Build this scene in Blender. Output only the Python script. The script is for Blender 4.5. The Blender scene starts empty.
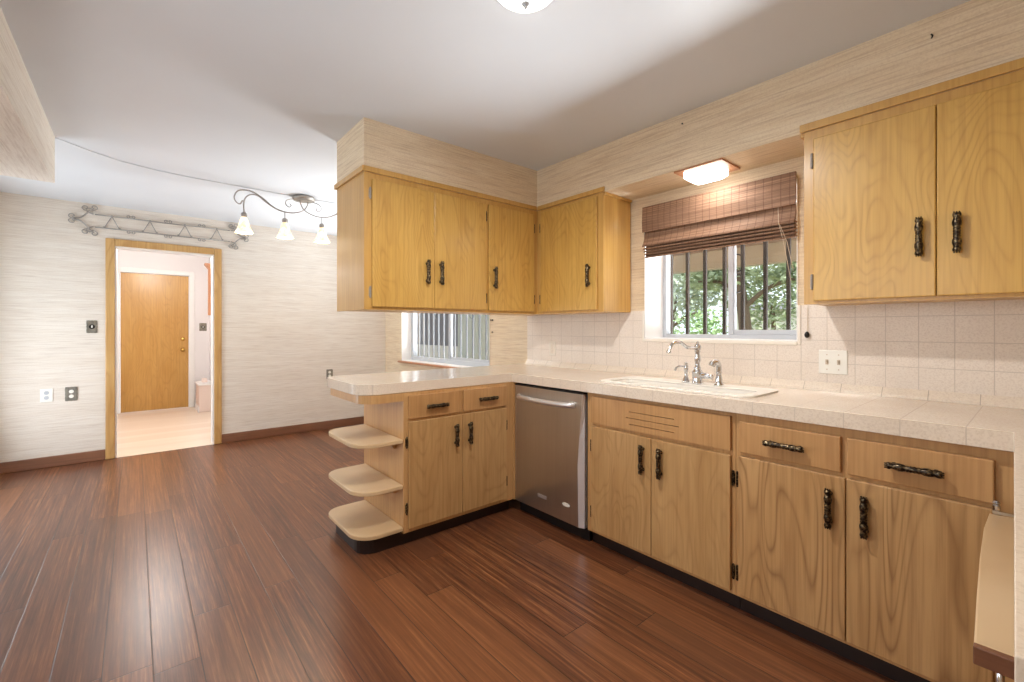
import bpy, bmesh, math, random
from mathutils import Vector, Matrix
R = math.radians
scene = bpy.context.scene
COL = scene.collection
rnd = random.Random(7)

# ------------------------------------------------------------------ camera
cam = bpy.data.cameras.new('camera'); cam_ob = bpy.data.objects.new('camera', cam); COL.objects.link(cam_ob)
cam.sensor_width = 36.0; cam.lens = 448.0/1024.0*36.0; cam.shift_y = -12.0/1024.0
cam.clip_start = 0.05; cam.clip_end = 200
cam_ob.location = (0, 0, 1.25); cam_ob.rotation_euler = (R(90), 0, R(49.916))
scene.camera = cam_ob

# ------------------------------------------------------------------ exposure, sky
scene.view_settings.view_transform = 'Standard'; scene.view_settings.look = 'None'
scene.view_settings.gamma = 1.0; scene.view_settings.use_curve_mapping = False
scene.view_settings.exposure = 0.24
W = bpy.data.worlds.new('sky'); scene.world = W; W.use_nodes = True
bg = W.node_tree.nodes['Background']
bg.inputs['Color'].default_value = (0.86, 0.93, 1.0, 1); bg.inputs['Strength'].default_value = 1.6

def area(name, loc, rot, sx, sy, power, col=(1, 1, 1), spread=180):
    l = bpy.data.lights.new(name, 'AREA'); l.shape = 'RECTANGLE'; l.size = sx; l.size_y = sy
    l.energy = power; l.color = col; l.spread = R(spread)
    o = bpy.data.objects.new(name, l); COL.objects.link(o); o.location = loc; o.rotation_euler = rot
    return o
def point(name, loc, power, col, radius=.03):
    l = bpy.data.lights.new(name, 'POINT'); l.energy = power; l.color = col; l.shadow_soft_size = radius
    o = bpy.data.objects.new(name, l); COL.objects.link(o); o.location = loc
    return o
DAY = (0.86, 0.93, 1.0); WARM = (1.0, 0.86, 0.66)
# daylight bounced up off the sunlit patio below each window sill, outside
area('patio_bounce_dining', (-4.4, 3.9, .42), (R(218), 0, 0), 2.0, .8, 165, (.95, .97, 1.0), 110)
area('patio_bounce_sink', (-1.27, 3.9, .86), (R(216), 0, 0), 1.5, .6, 112, (.95, .97, 1.0), 110)
# fill lamps at the glass door and window added behind the camera
area('fill_lamp_door', (-4.75, -1.10, 1.1), (R(104), 0, 0), 1.6, 1.9, 24, DAY)
area('fill_lamp_rear', (-1.3, -1.10, 1.55), (R(108), 0, 0), 1.8, 1.0, 16, (.95, .97, 1.0))
# sun on the garden, from the right and above the patio roof
sun = bpy.data.lights.new('sun', 'SUN'); sun.energy = 6.5; sun.angle = R(1); sun.color = (1, .97, .92)
sun_ob = bpy.data.objects.new('sun', sun); COL.objects.link(sun_ob); sun_ob.rotation_euler = Vector((-.72, -.10, -.68)).to_track_quat('-Z', 'Y').to_euler()
def spot(name, loc, power, col, radius, deg):
    l = bpy.data.lights.new(name, 'SPOT'); l.energy = power; l.color = col; l.shadow_soft_size = radius; l.spot_size = R(deg); l.spot_blend = .6
    o = bpy.data.objects.new(name, l); COL.objects.link(o); o.location = loc; return o
# dome and niche bulbs inside their glass shades
spot('bulb_dome', (-1.14, 1.02, 2.41), 165, (1.0, .97, .93), .05, 172)
spot('bulb_niche', (-1.2, 2.435, 2.115), 12, (1.0, .96, .91), .03, 172)
point('hall_fill_lamp', (-6.9, .2, 2.2), 46, (1.0, .96, .92), .15)  # unseen lamp added to brighten the hall

# ------------------------------------------------------------------ shader helpers
class NT:
    def __init__(s, name):
        s.m = bpy.data.materials.new(name); s.m.use_nodes = True
        s.t = s.m.node_tree; s.t.nodes.clear()
        s.out = s.t.nodes.new('ShaderNodeOutputMaterial')
    def n(s, ty, **kw):
        nd = s.t.nodes.new(ty)
        for k, v in kw.items(): setattr(nd, k, v)
        return nd
    def set(s, sock, v):
        if isinstance(v, bpy.types.NodeSocket): s.t.links.new(v, sock)
        elif isinstance(v, (tuple, list)) and len(v) == 3 and sock.type == 'RGBA': sock.default_value = (*v, 1)
        else: sock.default_value = v
    def math(s, op, a, b=0.0, c=0.0):
        nd = s.n('ShaderNodeMath', operation=op)
        s.set(nd.inputs[0], a); s.set(nd.inputs[1], b); s.set(nd.inputs[2], c); return nd.outputs[0]
    def pos(s, rand=0.0):
        g = s.n('ShaderNodeNewGeometry').outputs['Position']
        if rand:
            oi = s.n('ShaderNodeObjectInfo')
            cx = s.n('ShaderNodeCombineXYZ')
            r = oi.outputs['Random']
            s.set(cx.inputs[0], s.math('MULTIPLY', r, rand)); s.set(cx.inputs[1], s.math('MULTIPLY', r, rand*.7)); s.set(cx.inputs[2], s.math('MULTIPLY', r, rand*1.3))
            v = s.n('ShaderNodeVectorMath', operation='ADD'); s.set(v.inputs[0], g); s.set(v.inputs[1], cx.outputs[0]); return v.outputs[0]
        return g
    def scale(s, v, sc):
        nd = s.n('ShaderNodeVectorMath', operation='MULTIPLY'); s.set(nd.inputs[0], v); nd.inputs[1].default_value = sc; return nd.outputs[0]
    def noise(s, v, scale=1, detail=3, rough=.5, dist=0):
        nd = s.n('ShaderNodeTexNoise'); s.set(nd.inputs['Vector'], v); nd.inputs['Scale'].default_value = scale
        nd.inputs['Detail'].default_value = detail; nd.inputs['Roughness'].default_value = rough; nd.inputs['Distortion'].default_value = dist
        return nd.outputs[0]
    def wnoise(s, v, dim='1D'):
        nd = s.n('ShaderNodeTexWhiteNoise', noise_dimensions=dim)
        s.set(nd.inputs['W' if dim == '1D' else 'Vector'], v); return nd.outputs['Value']
    def xyz(s, v):
        nd = s.n('ShaderNodeSeparateXYZ'); s.set(nd.inputs[0], v); return nd.outputs
    def ramp(s, f, stops, interp='LINEAR'):
        nd = s.n('ShaderNodeValToRGB'); s.set(nd.inputs[0], f); cr = nd.color_ramp; cr.interpolation = interp
        while len(cr.elements) < len(stops): cr.elements.new(.5)
        for e, (p, c) in zip(cr.elements, stops):
            e.position = p; e.color = (*c, 1) if len(c) == 3 else c
        return nd.outputs[0]
    def mix(s, f, a, b, mode='MIX'):
        nd = s.n('ShaderNodeMix', data_type='RGBA', blend_type=mode)
        s.set(nd.inputs[0], f); s.set(nd.inputs[6], a); s.set(nd.inputs[7], b); return nd.outputs[2]
    def mr(s, v, a, b, c=0., d=1.):
        nd = s.n('ShaderNodeMapRange'); s.set(nd.inputs[0], v)
        for i, q in enumerate((a, b, c, d)): nd.inputs[i+1].default_value = q
        return nd.outputs[0]
    def bump(s, h, strength=.2, dist=.01):
        nd = s.n('ShaderNodeBump'); s.set(nd.inputs['Height'], h); nd.inputs['Strength'].default_value = strength; nd.inputs['Distance'].default_value = dist
        return nd.outputs[0]
    def bsdf(s, col, rough=.5, metal=0., spec=.5, normal=None, coat=0., coat_rough=.1, aniso=0.):
        b = s.n('ShaderNodeBsdfPrincipled')
        s.set(b.inputs['Base Color'], col); s.set(b.inputs['Roughness'], rough); s.set(b.inputs['Metallic'], metal)
        s.set(b.inputs['Specular IOR Level'], spec); s.set(b.inputs['Coat Weight'], coat); s.set(b.inputs['Coat Roughness'], coat_rough)
        if aniso: b.inputs['Anisotropic'].default_value = aniso
        if normal is not None: s.set(b.inputs['Normal'], normal)
        s.t.links.new(b.outputs[0], s.out.inputs[0]); return b
def lin(r, g, b):
    f = lambda c: ((c/255+.055)/1.055)**2.4 if c > 10 else c/255/12.92
    return (f(r), f(g), f(b))
def plain(name, rgb, rough=.5, metal=0., spec=.5, noise=0.0, coat=0.):
    m = NT(name)
    c = lin(*rgb)
    if noise:
        f = m.noise(m.pos(1), 30, 3)
        c = m.mix(m.mr(f, .3, .7, 0, noise), lin(*rgb), tuple(x*.6 for x in c))
    m.bsdf(c, rough, metal, spec, coat=coat); return m.m

# --- materials
def wood(name, base, dark, light, ring=.5, rough=.38, density=9.0, grain_axis='z', fine=.35, tall=.62, coat=.25):
    m = NT(name); P = m.pos(9.0)
    s1 = {'z': (2.3, 2.3, tall), 'h': (.55, .55, 1.9)}[grain_axis]
    s2 = {'z': (75, 75, 1.8), 'h': (1.8, 1.8, 75)}[grain_axis]
    n1 = m.noise(m.scale(P, s1), 1.6, 2.0, .45, .35)
    fr = m.math('FRACT', m.math('MULTIPLY', n1, density))
    d = m.math('ABSOLUTE', m.math('SUBTRACT', fr, .5))
    line = m.mr(d, 0.0, .34, 1., 0.)
    line = m.math('POWER', line, 2.0)
    brk = m.noise(m.scale(P, s1), 5.0, 2)
    line = m.math('MULTIPLY', line, m.mr(brk, .35, .65, .25, 1.0))
    fn = m.noise(m.scale(P, s2), 1.0, 4, .6)
    bl = m.noise(m.scale(P, tuple(q*1.3 for q in s1)), 2.2, 3)
    c = m.mix(m.mr(bl, .3, .7, 0, 1), lin(*base), lin(*light))
    c = m.mix(m.math('MULTIPLY', line, ring), c, lin(*dark))
    c = m.mix(m.mr(fn, .42, .72, 0, fine), c, lin(*dark))
    nz = m.bump(fn, .06, .002)
    m.bsdf(c, rough, 0, .45, nz, coat=coat, coat_rough=.22); return m.m
M = {}
M['upper_wood'] = wood('honey_birch_upper', (205, 160, 80), (154, 106, 42), (216, 174, 96), ring=.36, density=26)
M['upper_frame'] = wood('honey_birch_frame', (202, 156, 80), (160, 106, 46), (212, 168, 96), ring=.12, density=6)
M['lower_wood'] = wood('birch_lower', (186, 144, 92), (130, 86, 44), (202, 162, 110), ring=.30, density=24)
M['bold_wood'] = wood('bold_grain_ply', (188, 144, 92), (112, 68, 32), (206, 164, 112), ring=.60, density=24, tall=.34)
M['lower_frame'] = wood('birch_lower_frame', (196, 150, 98), (150, 100, 54), (208, 164, 110), ring=.12, density=5)
M['drawer_wood'] = wood('birch_drawer', (190, 144, 92), (140, 90, 48), (202, 156, 104), ring=.25, density=6)
M['shelf_wood'] = wood('shelf_birch', (214, 184, 142), (176, 136, 90), (224, 196, 156), ring=.15, density=6, grain_axis='h')
M['casing_wood'] = wood('door_casing_pine', (196, 152, 92), (150, 98, 48), (212, 172, 112), ring=.4, density=8)
M['door_wood'] = wood('entry_door_birch', (190, 142, 72), (146, 98, 44), (202, 156, 86), ring=.30, density=18)
M['base_wood'] = wood('baseboard_cherry', (126, 84, 62), (84, 52, 38), (142, 98, 74), ring=.3, density=6, grain_axis='h')
M['salmon_wood'] = wood('salmon_wood', (184, 126, 88), (146, 92, 60), (194, 140, 102), ring=.2, density=6)

def grasscloth(name, base, dark, light):
    m = NT(name); P = m.pos()
    g = m.n('ShaderNodeNewGeometry'); N = m.xyz(g.outputs['Normal'])
    up = m.math('GREATER_THAN', m.math('ABSOLUTE', N[2]), .5)
    a = m.noise(m.scale(P, (4.5, 4.5, 150)), 1, 4, .6, .2)
    b = m.noise(m.scale(P, (6, 120, 3)), 1, 4, .6, .2)
    st = m.mix(up, a, b)
    w = m.noise(m.scale(P, (1.2, 1.2, 24)), 1, 3, .5, .3)
    f = m.noise(m.scale(P, (160, 160, 160)), 1, 2)
    c = m.mix(m.mr(w, .35, .65, 0, 1), lin(*base), lin(*light))
    c = m.mix(m.mr(st, .46, .72, 0, .62), c, lin(*dark))
    c = m.mix(m.mr(f, .45, .7, 0, .22), c, lin(*dark))
    m.bsdf(c, .75, 0, .25, m.bump(st, .25, .004)); return m.m
M['wallpaper'] = grasscloth('grasscloth_wallpaper', (230, 210, 180), (186, 156, 126), (236, 219, 192))
M['wallpaper_daylit'] = grasscloth('grasscloth_daylit', (228, 218, 206), (196, 180, 166), (234, 226, 216))  # paler, cooler copy of the wallpaper with daylight put into its colour

def ceiling_mat():
    m = NT('satin_ceiling_paint'); P = m.pos()
    f = m.noise(P, 3, 3)
    m.bsdf(m.mix(f, lin(210, 213, 219), lin(216, 219, 224)), .38, 0, .5, m.bump(m.noise(P, 2.2, 2), .12, .02)); return m.m
M['ceiling'] = ceiling_mat()
M['white_paint'] = plain('white_paint', (236, 234, 232), .45)
M['white_tile'] = plain('white_bullnose', (236, 228, 216), .25)
M['hall_paint'] = plain('hall_paint', (232, 228, 228), .6)
M['hall_pink'] = plain('hall_pinkish_paint', (226, 208, 198), .6)

def planks():
    m = NT('bamboo_plank_floor'); P = m.pos(); x, y, z = m.xyz(P)
    u = m.math('DIVIDE', m.math('SUBTRACT', y, .477), .142)
    row = m.math('FLOOR', u); fu = m.math('FRACT', u)
    r1 = m.wnoise(row)
    xx = m.math('DIVIDE', m.math('ADD', x, m.math('MULTIPLY', r1, 7.3)), 1.83)
    ix = m.math('FLOOR', xx); fx = m.math('FRACT', xx)
    cv = m.n('ShaderNodeCombineXYZ'); m.set(cv.inputs[0], row); m.set(cv.inputs[1], ix)
    rv = m.wnoise(cv.outputs[0], '2D')
    gx = m.math('MINIMUM', m.math('MULTIPLY', fu, .142), m.math('MULTIPLY', m.math('SUBTRACT', 1., fu), .142))
    gy = m.math('MINIMUM', m.math('MULTIPLY', fx, 1.83), m.math('MULTIPLY', m.math('SUBTRACT', 1., fx), 1.83))
    gap = m.mr(m.math('MINIMUM', gx, gy), .0008, .0024, 1, 0)
    off = m.n('ShaderNodeVectorMath', operation='ADD'); m.set(off.inputs[0], P)
    cc = m.n('ShaderNodeCombineXYZ'); m.set(cc.inputs[0], m.math('MULTIPLY', rv, 31.)); cc.inputs[2].default_value = .37; m.set(off.inputs[1], cc.outputs[0])
    st = m.noise(m.scale(off.outputs[0], (1.6, 80, 1)), 1, 5, .66, 0)
    st2 = m.noise(m.scale(off.outputs[0], (9, 190, 1)), 1, 3, .6)
    mot = m.noise(m.scale(off.outputs[0], (3.5, 14, 1)), 1, 4, .6)
    c = m.ramp(m.math('ADD', m.math('MULTIPLY', st, .75), m.math('MULTIPLY', st2, .25)),
               [(.34, lin(58, 30, 18)), (.44, lin(96, 54, 32)), (.54, lin(126, 76, 47)), (.68, lin(178, 122, 80))])
    c = m.mix(m.mr(mot, .3, .7, 0, .45), c, lin(84, 52, 38))
    c = m.mix(m.mr(rv, .3, 1, 0, .45), c, lin(146, 94, 60), 'MIX')
    c = m.mix(m.mr(m.wnoise(m.math('ADD', m.math('MULTIPLY', row, 3.7), ix)), .45, 1, 0, .42), c, lin(76, 46, 36), 'MIX')
    c = m.mix(m.math('MULTIPLY', gap, .85), c, lin(28, 14, 10))
    rough = .31
    m.bsdf(c, rough, 0, .5, m.bump(m.math('SUBTRACT', m.math('MULTIPLY', st, .12), gap), .35, .002)); return m.m
M['floor'] = planks()
def laminate():
    m = NT('pale_laminate'); P = m.pos(); x, y, z = m.xyz(P)
    row = m.math('FLOOR', m.math('DIVIDE', x, .13)); rv = m.wnoise(row)
    st = m.noise(m.scale(P, (40, 2, 1)), 1, 4)
    c = m.mix(rv, lin(230, 208, 186), lin(240, 222, 204)); c = m.mix(m.mr(st, .4, .8, 0, .4), c, lin(216, 184, 156))
    m.bsdf(c, .32); return m.m
M['laminate'] = laminate()

def tile(name, base, speck, grout, size, origin, axes, rough=.3, gw=.0022):
    # square tiles: grout on the two named axes at origin + n*size
    m = NT(name); P = m.pos(); q = m.xyz(P); ds = []
    for ax, o in zip(axes, origin):
        f = m.math('FRACT', m.math('DIVIDE', m.math('SUBTRACT', q['xyz'.index(ax)], o - 50*size), size))
        ds.append(m.math('MULTIPLY', m.math('MINIMUM', f, m.math('SUBTRACT', 1., f)), size))
    d = ds[0] if len(ds) == 1 else m.math('MINIMUM', ds[0], ds[1])
    g = m.mr(d, gw*.45, gw, 1, 0)
    sp = m.noise(m.scale(P, (150, 150, 150)), 1, 3, .6)
    big = m.noise(P, 6, 2)
    c = m.mix(m.mr(sp, .45, .66, 0, .6), lin(*base), lin(*speck))
    c = m.mix(m.mr(big, .3, .7, 0, .25), c, lin(*speck))
    c = m.mix(g, c, lin(*grout))
    m.bsdf(c, rough, 0, .5, m.bump(m.math('SUBTRACT', m.math('MULTIPLY', sp, .3), g), .3, .002)); return m.m
M['tile_wall'] = tile('speckled_wall_tile', (236, 225, 213), (212, 197, 184), (204, 192, 180), .1125, (-.465, 1.306), 'xz', .32, .0020)
M['tile_counter'] = tile('speckled_counter_tile', (236, 222, 205), (212, 194, 175), (212, 197, 182), .158, (-.157,), 'x', .16, .0020)
M['tile_cove'] = tile('cove_tile', (236, 224, 208), (214, 198, 182), (190, 176, 162), .155, (-.32,), 'x', .25, .0020)
M['enamel'] = plain('white_enamel', (246, 242, 234), .22)
M['chrome'] = plain('chrome', (214, 216, 220), .08, 1.0)
M['iron'] = plain('antique_silver_iron', (176, 170, 164), .45, .6, noise=.5)
M['plate_bronze'] = plain('pewter_plate', (150, 144, 132), .45, .5, noise=.95)
M['plastic'] = plain('white_plastic', (240, 238, 230), .35)
M['black'] = plain('black_rubber', (22, 18, 20), .5)
M['kick'] = plain('dark_toe_kick', (36, 20, 16), .45)
M['dark_gap'] = plain('dark_metal', (30, 28, 26), .5, .3)
M['brass'] = plain('brass', (206, 168, 96), .25, 1.0)
M['frame_white'] = plain('vinyl_window_frame', (186, 190, 196), .4)
M['bars'] = plain('brown_security_bar', (46, 35, 27), .85)
M['bars_grey'] = plain('grey_security_bar', (108, 110, 114), .85)
M['paver'] = plain('concrete', (186, 180, 170), .9, noise=.3)
M['grass'] = plain('garden_ground', (150, 150, 110), .95, noise=.5)
M['patio'] = plain('patio_ceiling_board', (160, 136, 120), .8)
M['patio_beam'] = plain('patio_beam', (170, 158, 140), .7)
M['stucco'] = plain('stucco', (226, 222, 212), .9, noise=.1)
M['shed'] = plain('grey_shed_wall', (120, 118, 124), .8, noise=.3)
M['fence'] = plain('pale_fence_board', (196, 202, 192), .8, noise=.15)
M['bark'] = plain('bark', (120, 100, 84), .9, noise=.5)
def leafmat(name, a, b):
    m = NT(name); oi = m.noise(m.pos(), 4, 3)
    c = m.mix(m.mr(oi, .35, .65, 0, 1), lin(*a), lin(*b)); bs = m.bsdf(c, .6, 0, .3)
    return m.m
M['leaf'] = leafmat('needle_green', (124, 138, 106), (190, 200, 166))
M['leaf2'] = leafmat('shrub_green', (122, 156, 98), (190, 214, 164))
M['leaf3'] = leafmat('olive_grey_green', (154, 166, 146), (204, 212, 192))
def bronze():
    m = NT('antiqued_bronze'); P = m.pos()
    f = m.noise(P, 110, 3, .6)
    c = m.mix(m.mr(f, .46, .66, 0, .8), lin(48, 40, 34), lin(150, 130, 96))
    m.bsdf(c, .3, .85); return m.m
M['bronze'] = bronze()
def steel():
    m = NT('brushed_stainless'); P = m.pos()
    f = m.noise(m.scale(P, (260, 260, 2.0)), 1, 3)
    c = m.mix(f, lin(196, 190, 182), lin(220, 214, 206))
    m.bsdf(c, m.mr(f, .3, .7, .36, .44), 1.0, aniso=.5); return m.m
M['steel'] = steel()
M['steel_light'] = plain('satin_steel', (232, 232, 236), .42, .85)
def bamboo():
    m = NT('bamboo_roman_shade'); P = m.pos(); x, y, z = m.xyz(P)
    rd = m.noise(m.scale(P, (2.5, 90, 240)), 1, 3, .7)
    sl = m.noise(m.scale(P, (1.2, 2, 55)), 1, 2)
    f = m.math('FRACT', m.math('DIVIDE', x, .042)); d = m.math('MINIMUM', f, m.math('SUBTRACT', 1., f))
    ln = m.mr(d, .02, .07, 1, 0)
    c = m.mix(m.mr(rd, .35, .65, 0, 1), lin(120, 90, 70), lin(176, 140, 114))
    c = m.mix(m.mr(sl, .4, .6, 0, .5), c, lin(104, 76, 60))
    c = m.mix(m.math('MULTIPLY', ln, .55), c, lin(84, 52, 40))
    m.bsdf(c, .6, 0, .3, m.bump(rd, .5, .003)); return m.m
M['bamboo'] = bamboo()
M['cord'] = plain('pale_cord', (206, 190, 170), .7)
def glass():
    m = NT('window_glass')
    a = m.n('ShaderNodeBsdfTransparent'); b = m.n('ShaderNodeBsdfGlossy'); b.inputs['Roughness'].default_value = .0
    a.inputs[0].default_value = (.95, .97, .97, 1)
    f = m.n('ShaderNodeFresnel'); f.inputs[0].default_value = 1.45
    front = m.math('SUBTRACT', 1.0, m.n('ShaderNodeNewGeometry').outputs['Backfacing']); fac = m.math('MULTIPLY', f.outputs[0], front)
    x = m.n('ShaderNodeMixShader'); m.t.links.new(fac, x.inputs[0]); m.t.links.new(a.outputs[0], x.inputs[1]); m.t.links.new(b.outputs[0], x.inputs[2])
    m.t.links.new(x.outputs[0], m.out.inputs[0]); return m.m
M['glass'] = glass()
def lampglass(name, col, strength):
    # frosted glass: glows, and lets half of the bulb's light through
    m = NT(name); e = m.n('ShaderNodeEmission'); e.inputs[0].default_value = (*col, 1); e.inputs[1].default_value = strength
    t = m.n('ShaderNodeBsdfTransparent'); x = m.n('ShaderNodeMixShader'); x.inputs[0].default_value = .5
    m.t.links.new(t.outputs[0], x.inputs[1]); m.t.links.new(e.outputs[0], x.inputs[2]); m.t.links.new(x.outputs[0], m.out.inputs[0]); return m.m
M['lamp_dome'] = lampglass('lit_dome_glass', (1.0, .92, .80), 7.0)
M['lamp_niche'] = lampglass('lit_niche_glass', (1.0, .95, .88), 7.0)
def shade():
    m = NT('amber_marbled_shade'); n = m.noise(m.pos(), 22, 3, .6, .6)
    c = m.mix(m.mr(n, .45, .65, 0, 1), (1.0, .93, .80), (1.0, .62, .26))
    b = m.bsdf(lin(240, 220, 180), .3); m.set(b.inputs['Emission Color'], c); b.inputs['Emission Strength'].default_value = .7; return m.m
M['shade'] = shade()

# ------------------------------------------------------------------ mesh helpers (world coordinates)
def box(bm, x0, x1, y0, y1, z0, z1):
    x0, x1 = sorted((x0, x1)); y0, y1 = sorted((y0, y1)); z0, z1 = sorted((z0, z1))
    v = [bm.verts.new((x, y, z)) for z in (z0, z1) for y in (y0, y1) for x in (x0, x1)]
    for f in ((0, 2, 3, 1), (4, 5, 7, 6), (0, 1, 5, 4), (2, 6, 7, 3), (0, 4, 6, 2), (1, 3, 7, 5)):
        bm.faces.new([v[i] for i in f])
def B(*boxes):
    bm = bmesh.new()
    for b in boxes: box(bm, *b)
    return bm
def prism(bm, pts, z0, z1, axis='z'):
    # pts: outline in the plane across the axis ('z': x,y; 'y': x,z; 'x': y,z)
    f = {'z': lambda p, h: (p[0], p[1], h), 'y': lambda p, h: (p[0], h, p[1]), 'x': lambda p, h: (h, p[0], p[1])}[axis]
    a = [bm.verts.new(f(p, z0)) for p in pts]; b = [bm.verts.new(f(p, z1)) for p in pts]; n = len(pts)
    fs = [bm.faces.new(a[::-1]), bm.faces.new(b)]
    for i in range(n): fs.append(bm.faces.new((a[i], a[(i+1) % n], b[(i+1) % n], b[i])))
def rounded(x0, x1, y0, y1, r, seg=6):
    # r: radii for corners (x0y0, x1y0, x1y1, x0y1)
    pts = []
    for (cx, cy, a0, rr) in ((x0+r[0], y0+r[0], 180, r[0]), (x1-r[1], y0+r[1], 270, r[1]), (x1-r[2], y1-r[2], 0, r[2]), (x0+r[3], y1-r[3], 90, r[3])):
        if rr < 1e-5: pts.append((cx, cy)); continue
        for k in range(seg+1):
            a = R(a0+90*k/seg); pts.append((cx+rr*math.cos(a), cy+rr*math.sin(a)))
    return pts
def tube(bm, path, r, n=8, closed=False, caps=True):
    path = [Vector(p) for p in path]; m = len(path); rings = []
    up = Vector((0, 0, 1)); prev = None
    for i, p in enumerate(path):
        if closed: t = path[(i+1) % m]-path[i-1]
        else: t = path[min(i+1, m-1)]-path[max(i-1, 0)]
        t.normalize()
        if prev is None:
            a = t.cross(up)
            if a.length < .1: a = t.cross(Vector((1, 0, 0)))
        else:
            a = prev-t*prev.dot(t)
            if a.length < 1e-4: a = t.cross(up)
        a.normalize(); prev = a; b = t.cross(a)
        rr = r[i] if isinstance(r, (list, tuple)) else r
        rings.append([bm.verts.new(p+(a*math.cos(2*math.pi*k/n)+b*math.sin(2*math.pi*k/n))*rr) for k in range(n)])
    rng = range(m) if closed else range(m-1)
    for i in rng:
        A, C = rings[i], rings[(i+1) % m]
        for k in range(n):
            bm.faces.new((A[k], A[(k+1) % n], C[(k+1) % n], C[k]))
    if caps and not closed:
        bm.faces.new(rings[0][::-1]); bm.faces.new(rings[-1])
def spline(pts, sub=8):
    P = [Vector(p) for p in pts]; out = []
    for i in range(len(P)-1):
        p0, p1, p2, p3 = P[max(i-1, 0)], P[i], P[i+1], P[min(i+2, len(P)-1)]
        for k in range(sub):
            t = k/sub
            out.append(.5*((2*p1)+(-p0+p2)*t+(2*p0-5*p1+4*p2-p3)*t*t+(-p0+3*p1-3*p2+p3)*t**3))
    out.append(P[-1]); return out
def lathe(bm, prof, origin, axis=(0, 0, 1), n=20, squash=1.0):
    # prof: (radius, height along the axis)
    ax = Vector(axis).normalized(); o = Vector(origin)
    u = ax.cross(Vector((0, 0, 1)))
    if u.length < .1: u = Vector((1, 0, 0))
    u.normalize(); v = ax.cross(u)
    rings = [[bm.verts.new(o+ax*h+(u*math.cos(2*math.pi*k/n)+v*math.sin(2*math.pi*k/n)*squash)*max(r, 1e-4)) for k in range(n)] for r, h in prof]
    for A, C in zip(rings, rings[1:]):
        for k in range(n): bm.faces.new((A[k], A[(k+1) % n], C[(k+1) % n], C[k]))
    bm.faces.new(rings[0][::-1]); bm.faces.new(rings[-1])
def ball(bm, c, r, seg=10):
    bmesh.ops.create_uvsphere(bm, u_segments=seg, v_segments=max(4, seg//2+1), radius=r, matrix=Matrix.Translation(c))

def wloc(o):
    v = Vector((0, 0, 0))
    while o is not None: v += o.location; o = o.parent
    return v
def obj(name, bm, mat, parent=None, bevel=0, smooth=False, seg=2, label=None):
    off = wloc(parent)
    bmesh.ops.translate(bm, vec=-off, verts=bm.verts)
    bmesh.ops.recalc_face_normals(bm, faces=bm.faces)
    me = bpy.data.meshes.new(name); bm.to_mesh(me); bm.free()
    if smooth:
        for p in me.polygons: p.use_smooth = True
    me.materials.append(M[mat] if isinstance(mat, str) else mat)
    o = bpy.data.objects.new(name, me); COL.objects.link(o); o.parent = parent
    if bevel:
        b = o.modifiers.new('bevel', 'BEVEL'); b.width = bevel; b.segments = seg; b.limit_method = 'ANGLE'; b.angle_limit = R(40)
    if label: o['label'] = label
    return o
def tag(o, label, cat, group=None):
    o['label'] = label; o['category'] = cat
    if group: o['group'] = group
    return o
def thing(name, loc, label, cat, group=None):
    o = bpy.data.objects.new(name, None); COL.objects.link(o); o.location = loc; o.empty_display_size = .1
    return tag(o, label, cat, group)
def struct(name, bm, mat, bevel=0, smooth=False, parent=None):
    o = obj(name, bm, mat, parent, bevel, smooth)
    if parent is None: o['kind'] = 'structure'
    return o
def wall_boxes(a0, a1, z0, z1, holes):
    # rectangles covering [a0,a1]x[z0,z1] minus holes (h0,h1,zz0,zz1)
    xs = sorted({a0, a1, *[h[0] for h in holes], *[h[1] for h in holes]}); out = []
    for p, q in zip(xs, xs[1:]):
        hs = sorted([h for h in holes if h[0] < (p+q)/2 < h[1]], key=lambda h: h[2]); z = z0
        for h in hs:
            if h[2] > z: out.append((p, q, z, h[2]))
            z = h[3]
        if z < z1: out.append((p, q, z, z1))
    return out

# ------------------------------------------------------------------ room shell
XF, YS, XR, YB = -5.8, 2.62, .62, -1.02     # far wall, sink wall, right wall, rear wall
W1 = (-1.727, -.819, 1.185, 2.03); W2 = (-5.304, -3.443, .845, 2.05)
struct('floor', B((XF, XR, YB, YS, -.12, 0)), 'floor')
bm = B((XF, XR+.1, YB-.1, YS, 2.44, 2.54)); struct('ceiling', bm, 'ceiling')
# the dining side of the ceiling hangs a few millimetres lower along an uneven seam
bm = bmesh.new(); prism(bm, [(XF, YB-.1), (-3.98, YB-.1), (-3.955, -.37), (-4.09, -.23), (-4.20, -.08), (-4.27, .12), (-4.30, .35), (-4.32, 1.1), (-4.30, 1.6), (-4.29, YS), (XF, YS)], 2.434, 2.4399)
struct('ceiling', bm, 'ceiling')
bm = bmesh.new()
for (a, b, c, d) in wall_boxes(XF-.15, XR+.15, -.12, 2.6, [W1, W2]): box(bm, a, b, YS, 2.81, c, d)
for (a, b, c, d) in wall_boxes(XF-.45, XR+.15, -.12, 2.6, [W1, (W2[0]-.4, W2[1], W2[2], W2[3])]): box(bm, a, b, 2.81, 2.92, c, d)
struct('wall_sink', bm, 'wallpaper')
DOOR = (-.148, .656, -.2, 2.054)
bm = bmesh.new()
for (a, b, c, d) in wall_boxes(YB-.15, YS, -.12, 2.6, [DOOR]): box(bm, XF-.15, XF, a, b, c, d)
struct('wall_far', bm, 'wallpaper_daylit')
struct('wall_right', B((XR, XR+.15, YB, YS, -.12, 2.6)), 'wallpaper')
bm = bmesh.new()
for (a, b, c, d) in wall_boxes(XF-.15, XR+.15, -.12, 2.6, [(-5.55, -3.95, .02, 2.05), (-2.2, -.4, 1.05, 2.05)]): box(bm, a, b, YB-.15, YB, c, d)  # both openings are added for the fill light
struct('wall_rear', bm, 'wallpaper')
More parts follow.
